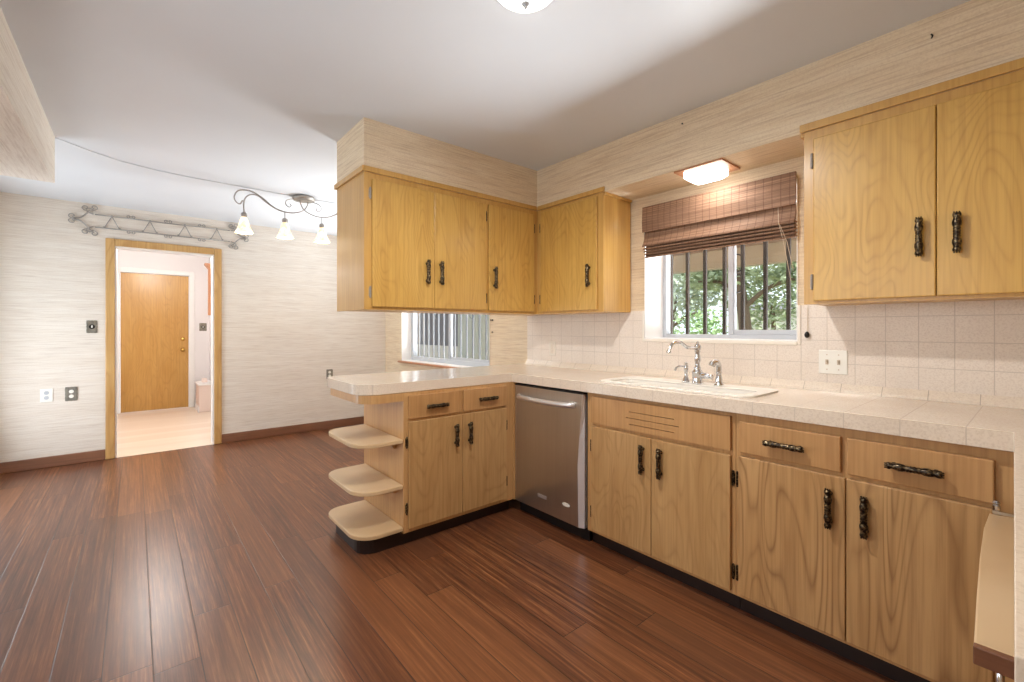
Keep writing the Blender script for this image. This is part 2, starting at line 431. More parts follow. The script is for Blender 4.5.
# wallpapered soffits
struct('wall_soffit_sink', B((-2.459, XR, 2.316, YS, 2.137, 2.44)), 'wallpaper')
struct('wall_soffit_peninsula', B((-2.90, -2.459, .984, YS, 2.137, 2.44)), 'wallpaper')
struct('wall_soffit_rear', B((-3.95, XR, YB, -.38, 2.155, 2.44)), 'wallpaper_daylit')
# tile splash and its cove
bm = bmesh.new()
for (a, b, c, d) in wall_boxes(-2.897, XR-.001, .985, 1.372, [(W1[0], W1[1], W1[2], 1.5)]): box(bm, a, b, YS-.008, YS, c, d)
struct('wall_tile_splash', bm, 'tile_wall')
bm = bmesh.new(); pr = [(YS, .9455), (YS-.034, .9455), (YS-.030, .957), (YS-.018, .972), (YS-.008, .986), (YS, .986)]
prism(bm, pr, -2.897, XR-.001, 'x'); struct('trim_1', bm, 'tile_cove', smooth=False)
# white bullnose round the sink window
bm = B((W1[0]-.016, W1[0], YS-.012, YS, W1[2]-.018, 1.372), (W1[1], W1[1]+.016, YS-.012, YS, W1[2]-.018, 1.372), (W1[0], W1[1], YS-.014, YS, W1[2]-.02, W1[2]))
struct('trim_2', bm, 'white_tile', bevel=.004)
# baseboards
struct('baseboard_far', B((XF, XF+.016, YB, -.217, 0, .098), (XF, XF+.016, .725, YS, 0, .098)), 'base_wood', bevel=.006)
struct('baseboard_sink', B((XF+.017, -2.94, YS-.016, YS, 0, .098)), 'base_wood', bevel=.006)
# door casing
bm = bmesh.new()
box(bm, XF, XF+.022, -.217, -.148, 0, 2.123); box(bm, XF, XF+.022, .656, .725, 0, 2.123); box(bm, XF, XF+.022, -.148, .656, 2.054, 2.123)
struct('trim_3', bm, 'casing_wood', bevel=.008)
bm = B((XF-.15, XF-.001, -.148, -.136, 0, 2.054), (XF-.15, XF-.001, .644, .656, 0, 2.054), (XF-.15, XF-.001, -.136, .644, 2.044, 2.054))
struct('trim_4', bm, 'white_paint')
# glass door and window added behind the camera to let fill light in
def simple_frame(name, x0, x1, z0, z1):
    w = struct(name, B((x0, x0+.05, YB-.1, YB-.04, z0, z1), (x1-.05, x1, YB-.1, YB-.04, z0, z1), (x0+.05, x1-.05, YB-.1, YB-.04, z1-.05, z1), (x0+.05, x1-.05, YB-.1, YB-.04, z0, z0+.05), ((x0+x1)/2-.025, (x0+x1)/2+.025, YB-.1, YB-.04, z0+.05, z1-.05)), 'frame_white')
    struct('glass_pane', B((x0+.05, x1-.05, YB-.075, YB-.07, z0+.05, z1-.05)), 'glass', parent=w)
simple_frame('added_glass_door', -5.55, -3.95, .02, 2.05); simple_frame('added_rear_window', -2.2, -.4, 1.05, 2.05)

# ------------------------------------------------------------------ windows
def window(name, w, yf, mx, th):
    x0, x1, z0, z1 = w
    t = .005
    r = struct(name, B((x0, x0+th, yf, yf+.06, z0, z1), (x1-th, x1, yf, yf+.06, z0, z1), (x0+th, x1-th, yf, yf+.06, z0, z0+th), (x0+th, x1-th, yf, yf+.06, z1-th, z1), (mx-.018, mx+.012, yf+.005, yf+.05, z0+th, z1-th)), 'frame_white', bevel=.003)
    struct('window_reveal', B((x0, x0+t, YS-.006, yf, z0, z1), (x1-t, x1, YS-.006, yf, z0, z1), (x0+t, x1-t, YS-.006, yf, z0, z0+t), (x0+t, x1-t, YS-.006, yf, z1-t, z1)), 'white_paint', parent=r)
    struct('sliding_sash', B((mx+.012, mx+.020, yf+.01, yf+.04, z0+th, z1-th), (x1-th-.03, x1-th, yf+.01, yf+.04, z0+th, z1-th), (mx+.020, x1-th-.03, yf+.01, yf+.04, z0+th, z0+th+.03), (mx+.020, x1-th-.03, yf+.01, yf+.04, z1-th-.03, z1-th)), 'frame_white', parent=r, bevel=.002)
    struct('glass_pane', B((x0+th, mx-.018, yf+.028, yf+.032, z0+th, z1-th)), 'glass', parent=r)
    struct('glass_pane', B((mx+.020, x1-th-.03, yf+.022, yf+.026, z0+th+.03, z1-th-.03)), 'glass', parent=r)
    return r
window('window_1', W1, 2.83, -1.255, .03)
w2 = window('window_2', W2, 2.75, -4.39, .055)
struct('window_sill', B((-5.34, -3.40, YS-.045, YS+.02, .822, .846)), 'salmon_wood', parent=w2, bevel=.004)

def ring(bm, c, rx, rz, r):
    tube(bm, [(c[0]+rx*math.cos(2*math.pi*k/20), c[1], c[2]+rz*math.sin(2*math.pi*k/20)) for k in range(20)], r, 6, closed=True)
def grille(label, w, xs, y, mat, rings, th):
    x0, x1, z0, z1 = w
    g = thing('window_grille', ((x0+x1)/2, y, z0-.05), label, 'window grille')
    for zr in (z0-.06, z1+.03): obj('grille_rail', B((min(xs)-.02, max(x1, max(xs))+.03, y-.012, y+.012, zr, zr+.03)), mat, g)
    for x in xs: obj('bar', B((x-th, x+th, y-th, y+th, z0-.03, z1+.03)), mat, g)
    for c in rings:
        bm = bmesh.new(); ring(bm, (c[0], y, c[1]), c[2], c[3], .005); obj('scroll_ring', bm, mat, g, smooth=True)
grille('brown iron security bars outside the window over the sink', W1, [-1.745, -1.619, -1.492, -1.36, -1.244, -1.109, -.981, -.85], 2.98, 'bars', [(-1.280, 1.675, .042, .058), (-1.280, 1.545, .042, .058)], .010)
grille('grey iron security bars outside the dining window past the peninsula', W2, [-5.64+.1275*k for k in range(18)], 2.98, 'bars_grey', [(-4.26, 1.42, .05, .05), (-4.26, 1.54, .05, .05), (-5.05, 1.42, .05, .05)], .009)

# ------------------------------------------------------------------ outdoors
struct('ground', B((-34, 6, 2.92, 26, -.30, -.13)), 'grass')
struct('patio_floor', B((-12, 3, 2.92, 7.0, -.13, -.05)), 'paver')
pr_ = thing('patio_roof', (-4.5, 5, 2.1), 'beige boarded patio roof above the barred windows outside', 'patio roof')
obj('roof_board', B((-20, 3, 2.93, 6.6, 2.30, 2.36)), 'patio', pr_)
obj('roof_beam', B((-20, 3, 5.95, 6.1, 2.06, 2.30)), 'patio_beam', pr_)
fn = thing('garden_fence', (-6.4, 5.2, -.05), 'pale vertical board fence seen through the dining window', 'fence')
for k in range(14):
    x = -7.95+.17*k; obj('fence_board', B((x, x+.155, 5.2, 5.225, -.05, 2.05)), 'fence', fn)
obj('fence_rail', B((-7.95, -5.5, 5.226, 5.27, .3, .4), (-7.95, -5.5, 5.226, 5.27, 1.6, 1.7)), 'fence', fn)
sh = thing('garden_shed', (-9.6, 6.0, -.05), 'grey shed wall with white base seen through the dining window', 'shed')
obj('shed_wall', B((-19.0, -8.1, 5.5, 7.5, .86, 2.05)), 'shed', sh)
obj('shed_base', B((-19.0, -8.1, 5.45, 7.55, -.13, .86)), 'stucco', sh)
hs = thing('neighbouring_house', (-7, 20, -.13), 'white neighbouring house wall low behind the pine', 'house')
obj('wall', B((-10.5, -4.2, 24, 28, -.13, 2.2)), 'stucco', hs)
bm = bmesh.new(); prism(bm, [(23.6, 2.2), (28.4, 2.2), (26, 2.6)], -10.9, -3.9, 'x'); obj('roof', bm, 'shed', hs)
def foliage(blobs, n, s, seed):
    r = random.Random(seed); bm = bmesh.new()
    for (cx, cy, cz, rad, rz) in blobs:
        for _ in range(n):
            d = Vector((r.gauss(0, 1), r.gauss(0, 1), r.gauss(0, 1))).normalized()*(r.random()**.45)
            c = Vector((cx+d.x*rad, cy+d.y*rad, cz+d.z*rz))
            a = Vector((r.gauss(0, 1), r.gauss(0, 1), r.gauss(0, .6))).normalized()*s*r.uniform(.6, 1.4)
            b = a.cross(Vector((r.gauss(0, 1), r.gauss(0, 1), r.gauss(0, 1)))).normalized()*s*.45
            v = [bm.verts.new(c+q) for q in (-a, b, a, -b)]; bm.faces.new(v)
    return bm
def tree(name, loc, label, cat, mat, blobs, trunk, tr, n=500, s=.09, seed=1, group=None):
    t = thing(name, loc, label, cat, group)
    bl = [(loc[0]+b[0], loc[1]+b[1], loc[2]+b[2], b[3], b[4]) for b in blobs]
    bm = bmesh.new()
    for path, r0 in trunk:
        p = spline([(loc[0]+q[0], loc[1]+q[1], loc[2]+q[2]) for q in path], 4); m = len(p)
        tube(bm, p, [r0*(1-.6*i/m) for i in range(m)], 8)
    obj('trunk', bm, 'bark', t, smooth=True)
    obj('foliage', foliage(bl, n, s, seed), mat, t)
    return t
tree('pine_tree', (-5.0, 12, -.13), 'tall pine with a bare leaning trunk outside right half of sink window', 'tree', 'leaf',
     [(.2, 0, 3.2, 1.3, .7), (-.9, .2, 2.9, .9, .5), (1.3, .2, 2.8, .9, .6), (.8, 0, 4.2, 1.2, .8), (-.6, .2, 4.3, 1.3, .8), (1.9, .5, 3.6, .9, .6)],
     [([(0, 0, 0), (.05, 0, 1.4), (-.1, 0, 2.8), (.1, 0, 4.2)], .2), ([(.0, 0, 1.9), (.6, 0, 2.4), (1.3, 0, 2.6)], .07), ([(.0, 0, 2.1), (-.5, 0, 2.6), (-1.2, 0, 2.7)], .06)], .2, 520, .11, 3)
tree('juniper_tree', (-9.2, 15.5, -.13), 'grey-green spreading tree outside left half of sink window', 'tree', 'leaf3',
     [(0, 0, 2.3, 1.5, .9), (1.2, 0, 2.7, 1.1, .8), (-1.3, 0, 1.9, 1.2, .8), (.3, 0, 3.3, 1.1, .7), (1.9, .5, 3.3, 1.0, .7)],
     [([(0, 0, 0), (.1, 0, 1.2), (.3, 0, 2.6)], .16), ([(.1, 0, 1.4), (1.2, -.6, 1.9), (2.0, -.9, 1.8)], .06)], .2, 560, .12, 5)
tree('broadleaf_tree', (-6.1, 17, -.13), 'small dense green tree at the right side of the sink window view', 'tree', 'leaf',
     [(0, 0, 1.9, 1.1, .9), (.9, .2, 2.6, 1.0, .8), (-.9, .1, 2.6, 1.0, .7), (.1, 0, 3.4, 1.2, .8)], [([(0, 0, 0), (.05, 0, .9), (0, 0, 2.2)], .12)], .2, 560, .10, 9)
for i, (x, y, s_, lb) in enumerate([(-6.5, 9.0, 1.0, 'leafy green shrub low at the far left of the sink window view'), (-4.75, 8.8, .95, 'rounded green shrub below the spreading tree, left of the window mullion'),
                      (-2.0, 9.5, .8, 'small green shrub at the far right of the sink window view')]):
    tree('garden_shrub', (x, y, -.13), lb, 'shrub', 'leaf2', [(0, 0, 1.15*s_, .75*s_, .75*s_), (.4*s_, 0, 1.5*s_, .45*s_, .45*s_), (-.4*s_, .1, 1.0*s_, .5*s_, .5*s_)],
         [([(0, 0, 0), (.02, 0, .5), (0, 0, 1.1*s_)], .04)], .2, 420, .055, 20+i, 'shrubs outside the sink window')

# ------------------------------------------------------------------ hall beyond the doorway
HX = -8.8
struct('hall_floor', B((HX-.1, XF-.001, -1.2, 1.6, -.12, -.002)), 'laminate')
struct('hall_ceiling', B((HX-.1, XF-.15, -1.2, 1.6, 2.44, 2.54)), 'white_paint')
bm = bmesh.new()
for (a, b, c, d) in wall_boxes(-1.2, 1.6, 0, 2.44, [(-.17, .66, -.1, 2.095)]): box(bm, HX-.12, HX, a, b, c, d)
struct('wall_hall_far', bm, 'hall_paint')
struct('wall_hall_left', B((HX, XF-.15, -.82, -.70, 0, 2.44)), 'hall_paint')
struct('wall_hall_right', B((HX, -8.05, .93, 1.05, 0, 2.44), (-7.0, XF-.15, .93, 1.05, 0, 2.44), (-8.05, -7.0, .93, 1.05, 2.2, 2.44), (-8.05, -7.0, 1.5, 1.6, 0, 2.44)), 'hall_paint')
struct('trim_5', B((HX, HX+.018, -.245, -.17, 0, 2.165), (HX, HX+.018, .66, .735, 0, 2.165), (HX, HX+.018, -.17, .66, 2.095, 2.165)), 'white_paint', bevel=.004)
d = struct('door_1', B((HX-.06, HX-.02, -.165, .655, .005, 2.09)), 'door_wood')
bm = bmesh.new(); lathe(bm, [(.032, 0), (.032, .006), (.012, .01), (.012, .035), (.026, .045), (.03, .06), (.022, .075), (0, .078)], (HX-.02, .583, .92), (1, 0, 0)); struct('door_knob', bm, 'brass', parent=d, smooth=True)
bm = bmesh.new(); lathe(bm, [(.03, 0), (.03, .012), (.022, .02), (0, .022)], (HX-.02, .583, 1.09), (1, 0, 0)); struct('deadbolt', bm, 'brass', parent=d, smooth=True)
kw = thing('hall_half_wall', (-8.4, .83, 0), 'low pinkish boxed half wall beside the entry door in the hall', 'half wall')
obj('half_wall_panel', B((-8.62, -8.15, .735, .93, 0, .40)), 'hall_pink', kw)
obj('half_wall_cap', B((-8.64, -8.13, .72, .93, .40, .425)), 'white_paint', kw, bevel=.006)
obj('base_trim', B((-8.635, -8.135, .724, .735, 0, .08)), 'white_paint', kw)
bm = bmesh.new(); prism(bm, [(-8.55, .425), (-8.35, .425), (-8.40, .47), (-8.45, .485), (-8.50, .47)], .80, .86, 'y'); obj('finial', bm, 'hall_pink', kw)
sp = thing('wooden_trim_post', (-8.2, .91, 1.45), 'reddish wooden trim strip with flared crown on the hall right wall', 'wall trim')
obj('post', B((-8.27, -8.22, .855, .93, 1.46, 2.17)), 'salmon_wood', sp, bevel=.003)
bm = bmesh.new(); prism(bm, [(.93, 2.17), (.85, 2.17), (.84, 2.19), (.81, 2.225), (.81, 2.25), (.93, 2.25)], -8.30, -8.19, 'x'); obj('crown', bm, 'salmon_wood', sp)

# ------------------------------------------------------------------ cabinet hardware
def pull(parent, c, axis, n, L=.142):
    # ornate cast pull centred at c on the face, long axis and outward normal given
    ax, nn = Vector(axis), Vector(n); c = Vector(c); bm = bmesh.new(); h = L/2; so = .024
    prof = [(.003, -h), (.0105, -h+.002), (.0115, -h+.010), (.0085, -h+.018), (.0095, -h+.022), (.0125, -h+.034), (.0115, -h+.045), (.0085, -h+.052),
            (.0105, -h+.056), (.0085, -.010), (.0108, -.006), (.0088, -.001), (.0108, .004), (.0085, .009), (.0105, h-.056), (.0085, h-.052), (.0115, h-.045), (.0125, h-.034), (.0095, h-.022), (.0085, h-.018),
            (.0115, h-.010), (.0105, h-.002), (.003, h)]
    prof = [(r_*1.1, h_) for r_, h_ in prof]
    c = c + (Vector((.007, 0, 0)) if n == (0, -1, 0) and axis[2] else Vector((0, -.006, 0)) if n == (1, 0, 0) and axis[2] else Vector((0, 0, 0)))
    lathe(bm, prof, c+nn*so, ax, 12)
    for s in (-1, 1):
        lathe(bm, [(.010, 0), (.009, .003), (.0055, .006), (.0055, so-.004)], c+ax*s*(h-.018), nn, 10)
        for k in (-1, 0, 1):
            side = ax.cross(nn)*k*.007
            ball(bm, c+nn*(so+.002)+ax*s*(h+.002)+side, .0032, 6)
    return obj('handle', bm, 'bronze', parent, smooth=True)
def hinge(parent, c, axis, n, mat='bronze'):
    ax, nn = Vector(axis), Vector(n); c = Vector(c); bm = bmesh.new()
    side = ax.cross(nn)
    lathe(bm, [(.003, -.034), (.0055, -.03), (.0055, .03), (.003, .034)], c+nn*.005, ax, 8)
    p = [c-ax*.024-side*.007, c+ax*.024-side*.007, c+ax*.024+side*.007, c-ax*.024+side*.007]
    a = [bm.verts.new(q) for q in p]; b = [bm.verts.new(q+nn*.003) for q in p]
    bm.faces.new(a); bm.faces.new(b[::-1])
    for i in range(4): bm.faces.new((a[i], a[(i+1) % 4], b[(i+1) % 4], b[i]))
    return obj('hinge', bm, mat, parent)
Z_ = (0, 0, 1); X_ = (1, 0, 0); Y_ = (0, 1, 0); NY = (0, -1, 0)

# ------------------------------------------------------------------ base cabinets along the sink wall (fronts face -y)
FY = 2.018    # face frame front
DY = 2.000    # door fronts
G = .002
def front_y(name, x0, x1, z0, z1, mat, parent): return obj(name, B((x0, x1, DY, FY-.0005, z0, z1)), mat, parent, bevel=.004)
cab = thing('base_cabinet', (-1.29, 2.3, 0), 'two-door wooden sink base cabinet with slotted panel, right of the dishwasher', 'cabinet', 'lower cabinets along the sink wall')
obj('body', B((-1.712, -.872, FY+.02, 2.585, .082, .70), (-1.712, -1.700, FY+.02, 2.585, .70, .885), (-.884, -.872, FY+.02, 2.585, .70, .885)), 'lower_frame', cab)
obj('face_frame', B((-1.712, -1.66, FY, FY+.02, .082, .885), (-.905, -.872, FY, FY+.02, .082, .885), (-1.66, -.905, FY, FY+.02, .862, .885), (-1.66, -.905, FY, FY+.02, .685, .725), (-1.66, -.905, FY, FY+.02, .082, .115)), 'lower_frame', cab)
# false front with three milled slots
bm = bmesh.new(); y0, y1 = DY, FY-.0005; zs = [(.745, .7485, -1.416, -1.157), (.7775, .781, -1.435, -1.131), (.810, .8135, -1.416, -1.157)]
zc = .715
for (a, b, p, q) in zs:
    box(bm, -1.674, -.889, y0, y1, zc, a); box(bm, -1.674, p, y0, y1, a, b); box(bm, q, -.889, y0, y1, a, b); box(bm, p, q, y0+.012, y1, a, b); zc = b
box(bm, -1.674, -.889, y0, y1, zc, .866)
obj('false_front', bm, 'drawer_wood', cab)
d1 = front_y('door', -1.674, -1.2855, .098, .694, 'lower_wood', cab); pull(d1, (-1.337, DY, .581), Z_, NY); hinge(d1, (-1.683, FY, .58), Z_, NY); hinge(d1, (-1.683, FY, .20), Z_, NY)
d2 = front_y('door', -1.2825, -.889, .098, .694, 'lower_wood', cab); pull(d2, (-1.234, DY, .583), Z_, NY); hinge(d2, (-.881, FY, .595), Z_, NY); hinge(d2, (-.881, FY, .185), Z_, NY)
obj('toe_kick', B((-1.712, -.872, 2.065, 2.09, 0.0005, .082)), 'kick', cab)

cab = thing('base_cabinet', (-.4, 2.3, 0), 'wooden base cabinet with two drawers over two swirl-grained doors, near right corner', 'cabinet', 'lower cabinets along the sink wall')
obj('body', B((-.870, -.04, FY+.02, 2.585, .082, .885)), 'lower_frame', cab)
obj('face_frame', B((-.870, -.845, FY, FY+.02, .082, .885), (-.49, -.455, FY, FY+.02, .082, .885), (-.105, .0, FY, FY+.02, .082, .885), (-.845, -.49, FY, FY+.02, .845, .885), (-.455, -.105, FY, FY+.02, .845, .885),
     (-.845, -.49, FY, FY+.02, .69, .72), (-.455, -.105, FY, FY+.02, .69, .72), (-.845, -.49, FY, FY+.02, .082, .115), (-.455, -.105, FY, FY+.02, .082, .115)), 'lower_frame', cab)
w = front_y('drawer', -.851, -.487, .716, .850, 'drawer_wood', cab); pull(w, (-.672, DY, .782), X_, NY)
w = front_y('drawer', -.467, -.098, .716, .850, 'drawer_wood', cab); pull(w, (-.280, DY, .782), X_, NY)
d1 = front_y('door', -.855, -.4725, .098, .700, 'bold_wood', cab); pull(d1, (-.527, DY, .580), Z_, NY); hinge(d1, (-.8635, FY, .595), Z_, NY); hinge(d1, (-.8635, FY, .185), Z_, NY)
d2 = front_y('door', -.4695, -.100, .098, .700, 'bold_wood', cab); pull(d2, (-.419, DY, .581), Z_, NY)
obj('toe_kick', B((-.870, .0, 2.065, 2.09, 0.0005, .082)), 'kick', cab)

# ------------------------------------------------------------------ dishwasher
dw = thing('dishwasher', (-2.03, 2.3, 0), 'stainless steel dishwasher with curved bar handle in the cabinet corner', 'dishwasher')
obj('tub_body', B((-2.340, -1.722, 2.03, 2.56, .10, .868)), 'black', dw)
bm = bmesh.new()
cz = [(.085, -1.758), (.25, -1.762), (.45, -1.764), (.6, -1.752), (.74, -1.738), (.868, -1.728)]
L_, R_ = -2.334, -1.726
rows = []
for z, xb in cz:
    rows.append([bm.verts.new(p) for p in ((L_, 2.03, z), (L_, 1.996, z), (L_+.006, 1.990, z), (xb-.003, 1.990, z))])
for a, b in zip(rows, rows[1:]):
    for i in range(3): bm.faces.new((a[i], a[i+1], b[i+1], b[i]))
door_ = obj('door_panel', bm, 'steel', dw)
bm = bmesh.new(); rows = []
for z, xb in cz:
    rows.append([bm.verts.new(p) for p in ((xb-.003, 1.990, z), (xb, 1.990, z), (R_, 2.006, z), (R_, 2.03, z), (xb-.003, 2.03, z))])
for a, b in zip(rows, rows[1:]):
    for i in range(5): bm.faces.new((a[i], a[(i+1) % 5], b[(i+1) % 5], b[i]))
bm.faces.new(rows[0]); bm.faces.new(rows[-1][::-1])
obj('reflection_strip', bm, 'steel_light', dw, label='pale curved strip made as a reflection')  # reflection on the door's right edge, built as a lighter steel strip
obj('vent_strip', B((-2.334, -1.726, 1.992, 2.03, .8685, .876)), 'black', dw)
bm = bmesh.new(); pth = []
for k in range(21):
    t = -1+2*k/20; x = -2.04+t*.252; pth.append((x, 1.990-.052*(1-t*t)**.5-.002*(1-abs(t)), .797))
tube(bm, [(pth[0][0], 1.992, .797)]+pth[1:-1]+[(pth[-1][0], 1.992, .797)], .0165, 12); obj('handle', bm, 'steel_light', dw, smooth=True)
bg_ = obj('badge', B((-2.105, -2.025, 1.9870, 1.9895, .170, .192)), 'steel_light', dw, bevel=.0015, label='small raised maker plate')
bm = bmesh.new(); prism(bm, [(-1.857+.030*math.cos(2*math.pi*k/24), .190+.011*math.sin(2*math.pi*k/24)) for k in range(24)], 1.9870, 1.9895, 'y'); obj('badge', bm, 'plastic', dw, label='small oval white badge')
obj('toe_kick', B((-2.340, -1.722, 2.045, 2.065, 0.0005, .084)), 'black', dw)

# ------------------------------------------------------------------ peninsula base (fronts face +x)
PX = -2.352; PD = -2.336
pen = thing('peninsula_cabinet', (-2.62, 1.6, 0), 'wooden peninsula base cabinet with two drawers, two doors and rounded open end shelves', 'cabinet')
obj('body', B((-2.928, PX-.02, 1.19, 2.585, .082, .885)), 'lower_frame', pen)
obj('end_panel', B((-2.928, PX, 1.171, 1.19, .082, .885)), 'lower_frame', pen)
obj('face_frame', B((PX-.02, PX, 1.19, 1.21, .082, .885), (PX-.02, PX, 1.545, 1.58, .735, .865), (PX-.02, PX, 1.905, 1.988, .082, .885), (PX-.02, PX, 1.21, 1.905, .865, .885), (PX-.02, PX, 1.21, 1.905, .70, .735), (PX-.02, PX, 1.21, 1.905, .082, .115)), 'lower_frame', pen)
obj('corner_stile', B((-2.366, -2.342, 1.99, 2.018, .082, .885)), 'lower_frame', pen)
def front_x(name, y0, y1, z0, z1, mat, parent): return obj(name, B((PX+.0005, PD, y0, y1, z0, z1)), mat, parent, bevel=.004)
w = front_x('drawer', 1.197, 1.552, .732, .868, 'drawer_wood', pen); pull(w, (PD, 1.376, .796), Y_, X_)
w = front_x('drawer', 1.574, 1.920, .732, .868, 'drawer_wood', pen); pull(w, (PD, 1.755, .800), Y_, X_)
d1 = front_x('door', 1.197, 1.5645, .103, .718, 'lower_wood', pen); pull(d1, (PD, 1.517, .598), Z_, X_, .132); hinge(d1, (PX, 1.189, .60), Z_, X_); hinge(d1, (PX, 1.189, .22), Z_, X_)
d2 = front_x('door', 1.5675, 1.920, .103, .718, 'lower_wood', pen); pull(d2, (PD, 1.619, .598), Z_, X_, .132); hinge(d2, (PX, 1.928, .60), Z_, X_); hinge(d2, (PX, 1.928, .22), Z_, X_)
for z in (.620, .360, .120):
    bm = bmesh.new(); prism(bm, rounded(-2.90, -2.352, .905, 1.170, (.10, .13, 0, 0), 8), z-.024, z)
    obj('shelf', bm, 'shelf_wood', pen, bevel=.005)
for z in (.596, .336):
    bm = bmesh.new(); prism(bm, [(1.170, z), (1.170, z-.045), (1.155, z-.045), (1.135, z-.018), (1.12, z)], -2.46, -2.44, 'x'); obj('shelf_bracket', bm, 'lower_frame', pen)
bm = bmesh.new(); outer = rounded(-2.95, -2.352, .935, 1.170, (.09, .10, 0, 0), 6)
prism(bm, outer, .838, .885); obj('apron', bm, 'lower_frame', pen)
bm = bmesh.new(); prism(bm, rounded(-2.87, -2.40, .945, 1.99, (.08, .10, 0, 0), 6), 0.0005, .094); obj('toe_kick', bm, 'kick', pen)

# ------------------------------------------------------------------ cabinets of the right-hand run, below the near counter
rc = thing('base_cabinet', (.3, 1.3, 0), 'wooden base cabinet below the near right-hand counter', 'cabinet')
obj('body', B((.16, .60, .70, 1.98, .082, .885)), 'lower_frame', rc)
for a, b in ((.72, 1.33), (1.34, 1.96)):
    dd = obj('door', B((.14, .1595, a, b, .10, .70)), 'lower_wood', rc, bevel=.004); pull(dd, (.14, b-.06, .58), Z_, (-1, 0, 0))
    dd = obj('drawer', B((.14, .1595, a, b, .715, .86)), 'drawer_wood', rc, bevel=.004); pull(dd, (.14, (a+b)/2, .785), Y_, (-1, 0, 0))
obj('toe_kick', B((.20, .60, .70, 1.98, .0005, .082)), 'kick', rc)

# pull-out board with its metal brackets
bd = thing('pull_out_board', (.03, 1.5, .68), 'pale worn wooden board on metal brackets under the near right counter', 'board')
bm = bmesh.new(); prism(bm, [(-.080, 1.130), (.13, 1.130), (.13, 1.955), (-.106, 1.955), (-.108, 1.80), (-.100, 1.55), (-.090, 1.33)], .668, .700)
obj('board_top', bm, 'shelf_wood', bd, bevel=.003)
obj('front_edge', B((-.080, .13, 1.114, 1.1295, .668, .700)), 'base_wood', bd, bevel=.002, label='dark brown front edge')
bm = B((-.10, .12, 1.958, 1.966, .700, .709)); 
for x in (-.092, -.02): lathe(bm, [(.006, 0), (.009, .003), (.009, .016), (.006, .02), (.010, .024), (.004, .03)], (x, 1.962, .709), Z_, 10)
obj('bracket', bm, 'chrome', bd)
bm = bmesh.new(); tube(bm, [(-.05, 1.16, .667), (-.05, 1.16, .60), (.0, 1.17, .585), (.13, 1.2, .60)], .006, 8); tube(bm, [(-.055, 1.14, .61), (.13, 1.16, .575)], .004, 8)
obj('support_arm', bm, 'chrome', bd, smooth=True)

# ------------------------------------------------------------------ worktop with sink cut-out
CT, CB = .945, .8865
SX0, SX1, SY0, SY1 = -1.64, -.86, 2.075, 2.395
outl = []
def arc(cx, cy, r, a0, a1, n=8): return [(cx+r*math.cos(R(a0+(a1-a0)*k/n)), cy+r*math.sin(R(a0+(a1-a0)*k/n))) for k in range(n+1)]
outl += [(-2.97, YS-.001)]
outl += arc(-2.87, 1.02, .10, 180, 270) + arc(-2.48, 1.04, .12, 270, 360)
outl += [(-2.36, 1.983), (-.058, 1.983), (-.018, .63), (.618, .63), (.618, YS-.001)]
hole = rounded(SX0, SX1, SY0, SY1, (.05,)*4, 5)
def holed_prism(bm, outer, inner, z0, z1):
    lv = {}
    for z in (z0, z1):
        es = []; loops = []
        for lp in (outer, inner):
            vs = [bm.verts.new((x, y, z)) for x, y in lp]; loops.append(vs)
            es += [bm.edges.new((vs[i], vs[(i+1) % len(vs)])) for i in range(len(vs))]
        bmesh.ops.triangle_fill(bm, use_beauty=True, use_dissolve=False, edges=es); lv[z] = loops
    for A, C in zip(lv[z0], lv[z1]):
        n = len(A)
        for i in range(n): bm.faces.new((A[i], A[(i+1) % n], C[(i+1) % n], C[i]))
bm = bmesh.new(); holed_prism(bm, outl, hole, CB, CT)
wt = obj('worktop', bm, 'tile_counter', bevel=.006, seg=3)
tag(wt, 'speckled cream tiled worktop running along the sink wall and over the peninsula', 'worktop')
sk = thing('kitchen_sink', (-1.25, 2.23, .945), 'white enamel sink set into the tiled worktop below the window', 'sink')
bm = bmesh.new(); o_ = rounded(SX0-.035, SX1+.035, SY0-.03, SY1+.025, (.06,)*4, 6); i_ = rounded(SX0+.012, SX1-.012, SY0+.012, 2.285, (.05,)*4, 6)
holed_prism(bm, o_, i_, .9455, .954); obj('rim', bm, 'enamel', sk, bevel=.003)
bm = bmesh.new(); zz = [(.9455, 0), (.80, .012), (.775, .03), (.770, .06)]; prev = None
for z, ins in zz:
    pts = rounded(SX0+.0125+ins, SX1-.0125-ins, SY0+.0125+ins, 2.2845-ins, (.045,)*4, 6)
    vs = [bm.verts.new((x, y, z)) for x, y in pts]
    if prev:
        for i in range(len(vs)): bm.faces.new((prev[i], prev[(i+1) % len(vs)], vs[(i+1) % len(vs)], vs[i]))
    prev = vs
bm.faces.new(prev); obj('basin', bm, 'enamel', sk, smooth=False)
bm = bmesh.new(); lathe(bm, [(.04, 0), (.04, .003), (.02, .004), (.0, .002)], (-1.25, 2.18, .7705), Z_, 20); obj('drain', bm, 'chrome', sk)

